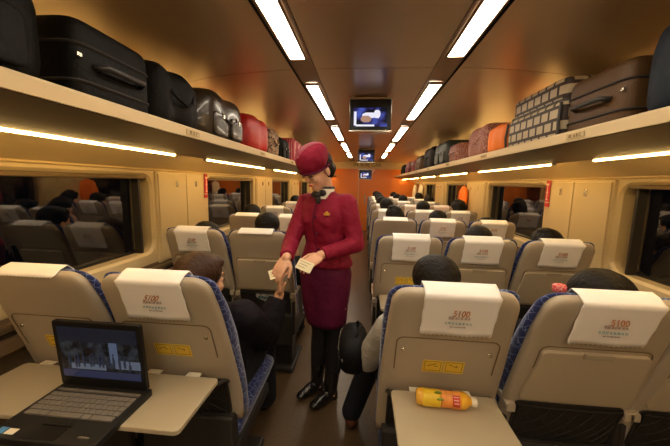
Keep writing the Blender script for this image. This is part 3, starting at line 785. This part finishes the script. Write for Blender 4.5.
# front right aisle passenger, sleeve out over the armrest
p2 = seated(dict(head=(-.02, .235, 1.085), shL=(-.17, .31, .86), elL=(-.258, .42, .655), wrL=(-.20, .62, .60), knL=(-.20, .78, .53), ftL=(-.335, .76, .08), hipL=(-.10, .37, .53)),
            (M['hair'], M['grey_knit'], M['jeans'], M['shoe_brown']), 'person behind the bottle seat, black hair above it, grey knitted sleeve in the aisle', seat_loc('ra', 0), bulk=1.12)
p3 = seated(dict(head=(.13, .25, 1.05), face=(.3, .9, -.3), chest=(.06, .34, .78), shR=(.19, .32, .84), shL=(-.09, .31, .87), elR=(.17, .40, .72), elL=(-.15, .38, .70), hair='long'),
            (M['hair'], M['navy_coat'], M['trouser'], M['boot']), 'person with long black hair leaning behind the front right folded-table seat', seat_loc('rm', 0))
tops = [mat('coat_%s' % n, c, .85, spec=.3) for n, c in (('black', (.015, .014, .016)), ('brown', (.09, .045, .025)), ('red', (.30, .03, .03)), ('grey', (.12, .12, .13)), ('navy', (.02, .03, .09)))]
tn = ['black', 'brown', 'red', 'grey', 'navy']
far = seated(dict(), (M['hair'], tops[0], M['jeans'], M['boot']), 'x', (0, 0, 0), vox=.009)
tuft = seated(dict(hair='tuft', head=(.02, .225, 1.09)), (M['hair'], tops[3], M['jeans'], M['boot']), 'x', (0, 0, 0), vox=.009)
FAR = [('la', 1, .02, .02), ('lw', 2, -.03, .0), ('rm', 1, .04, -.03), ('ra', 2, -.02, .005), ('rm', 2, -.03, -.01), ('ra', 3, -.01, .05), ('rm', 3, .03, .03), ('rw', 3, .0, .04), ('ra', 4, -.03, .04),
       ('rm', 5, .0, .03), ('ra', 5, .0, .04), ('rw', 5, .03, .03), ('ra', 6, .03, .05), ('rm', 6, -.03, .03), ('ra', 7, .0, .05), ('rw', 6, 0, .04), ('rm', 7, 0, .04), ('la', 3, 0, 0), ('lw', 4, 0, .02), ('rw', 1, .0, -.05), ('lw', 1, -.0, -.06), ('la', 5, 0, 0), ('rw', 2, 0, -.08), ('ra', 1, .0, -.08)]
FAR = FAR[:-1]
for i, (c, k, dx, dz) in enumerate(FAR):
    pr_ = tuft if i % 4 == 3 else far
    o = inst(pr_)
    o.location = Vector(seat_loc(c, k)) + Vector((dx*.6, .0, 0))
    t_i = i % 5
    for ch in KIDS(o):
        if ch.name.startswith('jacket'):
            ch.data = ch.data.copy(); ch.data.materials[0] = tops[t_i]
        if ch.name.startswith(('hair', 'body')): ch.location = (0, 0, max(dz+.035, -.03))
    tag(o, 'person in a %s coat, dark head just above the %s, %s row' % (tn[t_i], colname[c], ordw(k)), 'person', 'passengers further down the car')
# papers in the hands
def card(name, c, n, upv, w, h, label, cat, m_=None):
    T = frame(c, n, upv); R = T.to_3x3(); o = MB()
    ol = rrect(w, h, .004, 3)
    o.loft([[T @ Vector((x, -.0006, z)) for x, z in ol], [T @ Vector((x, .0006, z)) for x, z in ol]])
    a = o.build(name, m_ or M['paper']); tag(a, label, cat)
    pr = MB()
    for q in range(3): 
        pts = [T @ Vector((x, -.0012, h*.28-q*h*.25)) for x in (-w*.38, w*(.3-.12*q))]; pr.tube(pts, .0012, 4)
    pr.build('printed_lines', M['brown_ink'], a); return a
card('ticket', (-.462, 1.585, .975), (.05, -.75, .65), (-.35, .1, 1), .085, .055, 'cream ticket passed between the crimson sleeve and the seated passenger', 'ticket')
card('ticket', (-.308, 1.592, 1.022), (-.15, -.80, .55), (.30, .1, 1), .095, .060, 'cream ticket held alone in the attendant\'s other hand, nearer the skirt', 'ticket')
# ------------------------------------------------------------------ things on the tables
TY = .715   # table top height
# laptop
LP = tag(empty('laptop', (-.880, .80, .721), 0.0), 'open black laptop lying across the two front left seat tables, street film playing', 'laptop')
base = MB().slab(rrect(.335, .245, .012, 4), 0, .022).build('base', M['laptop'], LP, bevel=.003)
mb = MB()
for r_ in range(6):
    y = .085 - r_*.0205
    if r_ == 5:
        xs = [(-.145, -.100), (-.097, -.070), (-.066, .040), (.044, .070), (.074, .145)]
    else:
        n = 15 if r_ else 16; sh = .004*r_; xs = [(-.150+sh*0+i*.3/n+.0012, -.150+(i+1)*.3/n-.0012) for i in range(n)]
    for a, b in xs: mb.box(a, b, y-(.017 if r_ else .010), y, .022, .0265)
mb.build('keyboard', M['keys'], base)
MB().slab(rrect(.085, .045, .004, 3, 0, -.092), .0222, .0232).build('touchpad', M['bezel'], base)
MB().box(-.045, .045, -.066, -.058, .022, .0245).build('pointer_buttons', M['bezel'], base)
st = MB(); st.box(-.150, -.126, -.108, -.086, .0222, .0228)
st.build('blue_sticker', mat('sticker_blue', (.08, .30, .65), .4), base)
MB().box(-.122, -.092, -.108, -.088, .0222, .0228).build('white_sticker', M['white_plastic'], base)
MB().box(.098, .132, -.098, -.091, .0222, .0228).build('maker_badge', M['steel'], base)
LT = Matrix.Translation((-.006, .112, .020)) @ Matrix.Rotation(math.radians(4), 4, 'X')
lid = MB()
ol = rrect(.322, .248, .010, 4, 0, .124)
lid.loft([[LT @ Vector((x, -.004, z)) for x, z in ol], [LT @ Vector((x, .010, z)) for x, z in ol]])
lid = lid.build('screen_lid', M['bezel'], LP, bevel=.002)
ms = mat('film_picture', (.01, .01, .015), .25, emit=(1, 1, 1), estr=.10)
nt = ms.node_tree; b_ = nt.nodes['Principled BSDF']; tc = nt.nodes.new('ShaderNodeTexCoord')
n_ = nt.nodes.new('ShaderNodeTexNoise'); n_.inputs['Scale'].default_value = 38; n_.inputs['Detail'].default_value = 4
r_ = nt.nodes.new('ShaderNodeValToRGB'); e_ = r_.color_ramp.elements; e_[0].position = .42; e_[0].color = (.004, .008, .016, 1); e_[1].position = .72; e_[1].color = (.26, .32, .40, 1)
nt.links.new(tc.outputs['Object'], n_.inputs[0]); nt.links.new(n_.outputs['Fac'], r_.inputs[0]); nt.links.new(r_.outputs[0], b_.inputs['Emission Color'])
def LPq(x0, x1, z0, z1, t, name, m_, par):
    o = MB().box(x0, x1, -.0045-t, -.004-t, z0, z1, LT).build(name, m_, par); return o
pic = LPq(-.145, .145, .038, .228, .0, 'picture', ms, lid)
sk_ = mat('film_dark', (.01, .01, .015), .25, emit=(.006, .009, .016), estr=.8)
LPq(-.145, .145, .175, .228, .0006, 'dark_sky', sk_, pic); LPq(-.145, .145, .038, .066, .0006, 'dark_border', mat('film_border', (.01, .01, .015), .2, emit=(.02, .025, .06), estr=.8), pic)
wall_ = mat('film_wall', (.01, .01, .015), .25, emit=(.15, .18, .24), estr=.5)
LPq(.055, .148, .080, .112, .0006, 'pale_wall', wall_, pic); LPq(-.110, .020, .070, .092, .0006, 'pale_road', wall_, pic)
LPq(.040, .070, .10, .178, .001, 'pale_doorway', mat('film_mid', (.01, .01, .015), .25, emit=(.12, .16, .26), estr=.5), pic)
pp = MB(); random.seed(3)
for i in range(13):
    x = -.11+.018*i+random.uniform(-.006, .006); hh = random.uniform(.030, .055); z0 = .070+random.uniform(0, .012)
    pp.ell(LT @ Vector((x, -.0055, z0+hh/2)), (.005, .0006, hh/2), LT.to_3x3(), nu=8, nv=6); pp.ell(LT @ Vector((x, -.0055, z0+hh+.004)), (.0035, .0006, .0045), LT.to_3x3(), nu=8, nv=6)
pp.build('walking_figures', mat('film_figures', (.01, .01, .015), .3, emit=(.012, .016, .03), estr=1), pic)
# drink bottle
BT = tag(empty('drink_bottle', (.297, .985, .7505), math.radians(-2)), 'orange and yellow juice bottle with white cap lying on the front right table', 'bottle')
def lathe(pr, name, m_, par, ecc=1.0, n=28):
    rings = [[Vector((x, r*math.cos(2*math.pi*k/n), r*math.sin(2*math.pi*k/n))) for k in range(n)] for x, r in pr]
    return MB().loft(rings).build(name, m_, par, smooth=True)
mj = mat('juice_plastic', (.85, .42, .03), .12, coat=.6, noise=(30, .25))
bb = lathe([(-.098, .010), (-.097, .022), (-.090, .0265), (-.080, .0285), (-.06, .0285), (-.052, .027), (-.044, .0285), (.0, .0265), (.012, .0265), (.045, .0290), (.060, .0280), (.070, .0225), (.078, .015), (.082, .0125), (.086, .0125)], 'bottle_body', mj, BT)
def label_patch(x0, x1, a0, a1, r0, r1, name, m_, par):
    rings = []
    for i in range(9):
        x = x0+(x1-x0)*i/8
        # follow body
        prf = [(-.080, .0285), (-.06, .0285), (-.052, .027), (-.044, .0285), (.0, .0265), (.012, .0265), (.045, .0290), (.060, .0280)]
        r = next((ra+(rb-ra)*(x-xa)/(xb-xa) for (xa, ra), (xb, rb) in zip(prf[:-1], prf[1:]) if xa <= x <= xb), .0285)+r0
        rings.append([Vector((x, r*math.cos(math.radians(a0+(a1-a0)*k/12)), r*math.sin(math.radians(a0+(a1-a0)*k/12)))) for k in range(13)])
    o = MB().loft(rings, cap=False, closed=False).build(name, m_, par, smooth=True)
    s_ = o.modifiers.new('s', 'SOLIDIFY'); s_.thickness = .0005
    return o
my = mat('label_yellow', (.86, .58, .03), .35); mo = mat('label_orange', (.86, .30, .06), .35, noise=(60, .3)); mr_ = mat('label_red', (.65, .05, .03), .4)
lb = label_patch(-.078, -.020, 70, 300, .0006, 0, 'wrap_label', my, bb); label_patch(-.020, .045, 70, 300, .0006, 0, 'orange_label', mo, bb)
label_patch(.018, .040, 118, 190, .0014, 0, 'red_emblem', mr_, bb)
g = MB()
for q in range(3):
    th = math.radians(130+q*18); g.tube([Vector((x, .0305*math.cos(th), .0305*math.sin(th))) for x in (.021, .037)], .0011, 4)
g.build('emblem_lines', M['white_plastic'], bb)
g = MB(); th = math.radians(120)
for xx, zz in ((-.028, 112), (-.022, 150)): 
    th = math.radians(zz); g.ell((xx, .0286*math.cos(th), .0286*math.sin(th)), (.013, .004, .009), Matrix.Rotation(th-math.pi/2, 3, 'X'), nu=10, nv=6)
g.build('leaf_print', mat('leaf_green', (.25, .32, .04), .5), bb)
lathe([(.083, .0145), (.084, .0150), (.099, .0150), (.100, .013)], 'cap', M['white_plastic'], BT)
# booklets in the nets
def booklet(c, k, dx, label, m_=None):
    z = .585; p = Vector(seat_loc(c, k)) + Vector((dx, sp_at(z), z)) - nrm(z)*.008
    tl = math.atan2(sp_at(.54)-sp_at(.66), .12)
    o = MB().box(-.070, .070, -.0025, .0025, -.075, .075).build('magazine', m_ or M['magazine']); o.location = p; o.rotation_euler = (-tl*-1, 0, random.uniform(-.05, .05)); o.rotation_euler = (tl, random.uniform(-.1, .1), 0)
    if m_ is None: MB().box(-.055, .055, -.0034, -.0026, .035, .055).build('title_bar', M['logo3'], o)
    tag(o, label, 'magazine', 'magazines in the net pockets'); return o
booklet('la', 0, .115, 'pale magazine in the net pocket under the table right of the laptop')
booklet('la', 1, .0, 'pale magazine in the net pocket beside the handed-over ticket')
booklet('ra', 0, -.09, 'pale magazine in the net pocket under the bottle table')
booklet('rm', 0, -.06, 'dark-covered magazine in the net pocket of the front right folded-table seat', M['dark_frame'])
# black bag hanging by the armrest
SB = tag(empty('shoulder_bag', (-.030, 1.42, .585)), 'black shoulder bag hanging into the aisle beside the grey knitted sleeve', 'bag')
MB().ell((0, 0, .085), (.072, .140, .100), e=.7, e2=.75).build('bag_body', M['black_bag'], SB, smooth=True)
MB().tube([(-.045, -.125, .08), (-.070, -.06, .11), (-.066, .05, .14), (-.040, .11, .155)], .0028, 6).build('zipper', M['steel'], SB)
MB().tube([(0, -.09, .15), (.02, -.06, .19), (.035, 0, .205), (.02, .06, .19), (0, .09, .15)], .007, 6).build('strap', M['black_bag'], SB, smooth=True)
MB().ell((-.060, -.03, .05), (.010, .09, .05), e=.6, e2=.6).build('front_pocket', M['black_bag'], SB, smooth=True)
nk = MB().box(-.024, .024, -.05, .05, 0, .012).build('napkin', M['white_col'], None, bevel=.003); nk.location = (.1, 2.16, .686); tag(nk, 'folded white napkin on the armrest of the second-row right aisle seat', 'napkin')
pc = MB().ell((0, 0, .014), (.020, .016, .015), e=.7, e2=.7).build('pouch', pattern(mat('red_pouch', (.6, .05, .05), .7), ((.62, .05, .06), (.8, .5, .45)), 'voronoi', 90, .05), None, smooth=True)
pc.location = (.628, 1.003, 1.139); tag(pc, 'small red patterned cloth pouch on the top corner of a front right seat', 'pouch')

# ------------------------------------------------------------------ luggage on the racks
def rbox(mb, cx, cy, cz, sx, sy, sz, e=.28):
    return mb.ell((cx, cy, cz), (sx/2, sy/2, sz/2), e=e, e2=e, nu=32, nv=16)
RZ = 1.684
def on_rack(name, s, y, depth, inner=.90): return empty(name, (XC+s*(inner+depth/2), y, RZ))
def suitcase(s, y, L_, D_, H_, m_, trim, label, inner=.90, e=.22, ribs=True, feet=True):
    D_ = min(D_, .40)
    r = tag(on_rack('suitcase', s, y, D_, inner), label, 'suitcase')
    f = -s*D_/2
    b = rbox(MB(), 0, 0, H_/2+.012, D_, L_, H_, e).build('shell', m_, r, smooth=True)
    ring = []
    for z in (H_*.30, H_*.72):
        pts = [(D_/2*math.copysign(abs(math.cos(a))**e, math.cos(a))*1.005, L_/2*math.copysign(abs(math.sin(a))**e, math.sin(a))*1.005, z) for a in [2*math.pi*k/48 for k in range(49)]]
        MB().tube(pts, .005, 5).build('zipper', trim, b)
    MB().tube([(f, -.10, H_*.5), (f-s*.028, -.08, H_*.52), (f-s*.028, .08, H_*.52), (f, .10, H_*.5)], .010, 8).build('handle', trim, r, smooth=True)
    if feet:
        for q in (-1, 1):
            for z in (.04,): MB().ell((f*.9, q*(L_/2-.05), .018), (.03, .03, .018)).build('foot', trim, r, smooth=True)
    MB().box(min(f*1.0, f-s*.004), max(f, f-s*.004), -.16, -.145, H_*.56, H_*.60).build('badge', M['steel'], b)
    return r
def duffel(s, y, L_, D_, H_, m_, trim, label, inner=.90, e=.5, pockets=True, cat='bag', name='duffel_bag', strap=True):
    D_ = min(D_, .38 if H_ < .3 else .355); H_ = min(H_, .325)
    r = tag(on_rack(name, s, y, D_, inner), label, cat); f = -s*D_/2
    mb = MB(); rings = []
    n = 28
    for i in range(17):
        t = -1+2*i/16; kx = (1-abs(t)**9)**.5 if abs(t) < 1 else .0
        kx = max(kx, .25 if abs(t) < 1 else .12)
        sag = 1+.04*math.sin(t*7+y*9)
        rings.append([Vector((D_/2*kx*math.copysign(abs(math.cos(a))**.45, math.cos(a))*sag, t*L_/2, .008+H_/2 + H_/2*kx*(math.copysign(abs(math.sin(a))**.45, math.sin(a)))*sag - H_/2*(1-kx)*.35)) for a in [2*math.pi*k/n for k in range(n)]])
    zmin = min(v.z for q in rings for v in q)
    for q in rings:
        for v in q: v.z -= zmin
    b = mb.loft(rings).build('bag_body', m_, r, smooth=True)
    if pockets:
        for q in (-1, 1):
            MB().ell((f*.97, q*L_*.2, H_*.38), (.014, L_*.15, H_*.22), e=.3, e2=.3).build('pocket', m_, r, smooth=True)
            MB().box(min(f*1.0-s*.024, f*1.0-s*.018), max(f-s*.024, f-s*.018), q*L_*.2-.012, q*L_*.2+.012, H_*.48, H_*.56).build('buckle', trim, r, bevel=.002)
    MB().tube([(0, -L_*.42, H_*.97), (0, 0, H_*1.0), (0, L_*.42, H_*.97)], .004, 5).build('zipper', trim, b)
    if strap:
        for q in (-1, 1):
            MB().tube([(f*.9*1, q*.03-L_*.22, H_*.75), (f*1.02-s*.01, q*.01-L_*.13, H_*.52), (f*1.03-s*.012, 0, H_*.45), (f*1.02-s*.01, L_*.13-q*.01, H_*.52), (f*.9, L_*.22-q*.03, H_*.75)], .007, 6).build('carry_handle', trim if q > 0 else m_, r, smooth=True)
            break
    return r
nav = mat('navy_nylon', (.010, .016, .027), .6, spec=.25, bump=(60, .3)); brn = mat('brown_nylon', (.085, .042, .014), .5, spec=.35, bump=(120, .2)); blk = mat('black_cloth', (.004, .0035, .003), .62, spec=.18, bump=(60, .3))
lth = mat('bag_leather', (.030, .020, .011), .33, coat=.3, bump=(18, .5)); red = mat('red_nylon', (.42, .012, .008), .45, bump=(25, .5)); ora = mat('orange_cloth', (.85, .20, .02), .6, bump=(16, .8))
lat = pattern(mat('lattice_cloth', (.4, .3, .18), .6), ((.46, .37, .24), (.035, .02, .015)), 'brick', 7, .06, (1, 1, 1)); 
rpt = pattern(mat('red_print', (.3, .05, .04), .6), ((.22, .05, .035), (.42, .22, .16)), 'voronoi', 55, .10); grn = mat('dark_green_nylon', (.035, .045, .035), .5, bump=(30, .6))
tan = pattern(mat('tan_print', (.3, .2, .1), .6), ((.35, .22, .12), (.10, .04, .02)), 'voronoi', 22, .08); wine = mat('wine_nylon', (.16, .02, .03), .5, bump=(30, .5)); pink = pattern(mat('pink_print', (.5, .05, .08), .6), ((.45, .03, .06), (.7, .3, .3)), 'wave', 12, .8)
dk = M['dark_frame']
# left rack, front to back
duffel(-1, .50, .70, .42, .34, blk, M['steel'], 'big black soft bag at the near end of the left rack, cut by picture edge', .89)
suitcase(-1, 1.035, .33, .46, .255, blk, dk, 'long black suitcase lying second on the left rack', .885)
duffel(-1, 1.41, .38, .40, .28, blk, dk, 'plump black bag between the black suitcase and the buckled bag', .885, pockets=False)
duffel(-1, 1.90, .56, .42, .30, lth, M['steel'], 'glossy dark brown bag with buckled pockets and carry handle, left rack', .885)
duffel(-1, 2.49, .50, .40, .30, red, M['steel'], 'plain bright red bag on the left rack', .885, pockets=False, strap=False)
duffel(-1, 2.94, .30, .36, .29, tan, dk, 'small brown and tan printed bag beyond the red bag', .89, pockets=False)
duffel(-1, 3.32, .38, .38, .25, blk, M['steel'], 'dark crumpled bag with shiny straps, just left of the cap', .89)
duffel(-1, 3.85, .54, .42, .31, pink, red, 'round red bag with pale stripes behind the crimson cap', .87, pockets=False)
duffel(-1, 4.50, .60, .40, .28, blk, dk, 'black bag beyond the round red bag, left rack', .89)
duffel(-1, 5.30, .70, .40, .30, grn, dk, 'dark green bag far down the left rack', .89)
duffel(-1, 6.20, .70, .40, .29, wine, dk, 'wine coloured bag at the far part of the left rack', .89)
# right rack
duffel(1, .92, .60, .44, .34, nav, dk, 'dark navy bag at the near end of the right rack, cut by the picture edge', .89, pockets=False)
suitcase(1, 1.42, .36, .46, .255, brn, dk, 'brown suitcase with dark handle between navy bag and lattice bag', .90)
LB = tag(on_rack('travel_bag', 1, 1.885, .44, .875), 'beige lattice-printed travel bag with dark outlines on the right rack', 'bag')
rbox(MB(), 0, 0, .105, .42, .57, .20, .16).build('bag_body', lat, LB, smooth=True); rbox(MB(), -.02, 0, .258, .34, .54, .125, .2).build('lid', lat, LB, smooth=True)
MB().tube([(-.20*math.copysign(abs(math.cos(a))**.2, math.cos(a)), .277*math.copysign(abs(math.sin(a))**.2, math.sin(a)), .205) for a in [2*math.pi*k/48 for k in range(49)]], .006, 5).build('zipper', dk, LB)
for q in (-1, 1): MB().tube([(-.208, q*.275, .02), (-.214, q*.277, .10), (-.206, q*.272, .19)], .007, 6).build('edge_piping', dk, LB)
MB().tube([(-.03, -.14, .312), (-.03, -.12, .330), (-.03, .12, .330), (-.03, .14, .312)], .009, 6).build('handle', dk, LB)
duffel(1, 2.33, .30, .38, .22, ora, ora, 'bright orange cloth bag beside the lattice-printed bag', .875, pockets=False, strap=False)
duffel(1, 2.78, .50, .40, .28, rpt, dk, 'brownish red printed bag next to the orange bag', .89, pockets=False)
duffel(1, 3.42, .36, .38, .22, rpt, red, 'striped red pouch bag, second beyond the orange bag', .88, pockets=False)
duffel(1, 3.98, .66, .42, .31, grn, dk, 'crumpled dark green bag in the middle of the right rack', .88)
duffel(1, 4.75, .74, .46, .37, blk, dk, 'tall black bag beyond the dark green one, right rack', .88, pockets=False)
duffel(1, 5.55, .60, .40, .28, brn, dk, 'brown bag beyond the tall black bag, right rack', .88)
duffel(1, 6.20, .50, .40, .26, wine, dk, 'wine red bag, third from the far end of the right rack', .88, pockets=False)
duffel(1, 6.90, .60, .40, .27, wine, M['steel'], 'dark red bag, second from the far end of the right rack', .88)
duffel(1, 7.75, .80, .40, .26, blk, dk, 'black bag at the far end of the right rack', .88)

# ------------------------------------------------------------------ clothes hanging on the right wall
def garment(y, z, m_, label, w=.17, h=.42):
    r = tag(empty('hanging_coat', (XC+1.405, y, z)), label, 'coat')
    rings = []
    for i, (t, ww, dd) in enumerate(((0, .02, .018), (.03, .05, .025), (.08, .13, .032), (.16, .16, .038), (.4, .15, .04), (.75, .165, .04), (.97, .175, .04), (1, .17, .03))):
        rings.append([Vector((dd*math.cos(a)*(1+.15*math.sin(5*a)), w/.17*ww*.5*2*.5*math.sin(a)*1.0*(1+.05*math.sin(9*a)), -h*t)) for a in [2*math.pi*k/32 for k in range(32)]])
    g_ = MB().loft(rings).build('coat_body', m_, r, smooth=True)
    for q in (-1, 1): MB().tube([(-.005, q*w*.36, -h*.12), (-.014, q*w*.47, -h*.4), (-.02, q*w*.44, -h*.72)], [.020, .026, .020], 10).build('sleeve', m_, r, smooth=True)
    MB().tube([(0, 0, .0), (.0, 0, .025), (.03, 0, .03)], .003, 6).build('hanging_loop', M['steel'], r)
    return r
garment(4.62, 1.46, ora, 'orange coat hanging at the right wall window', .30, .52)
garment(8.05, 1.48, M['linen'], 'cream coat hanging on the far right wall', .42, .55)
garment(8.95, 1.47, M['linen'], 'cream coat hanging nearest the orange end wall', .42, .55)
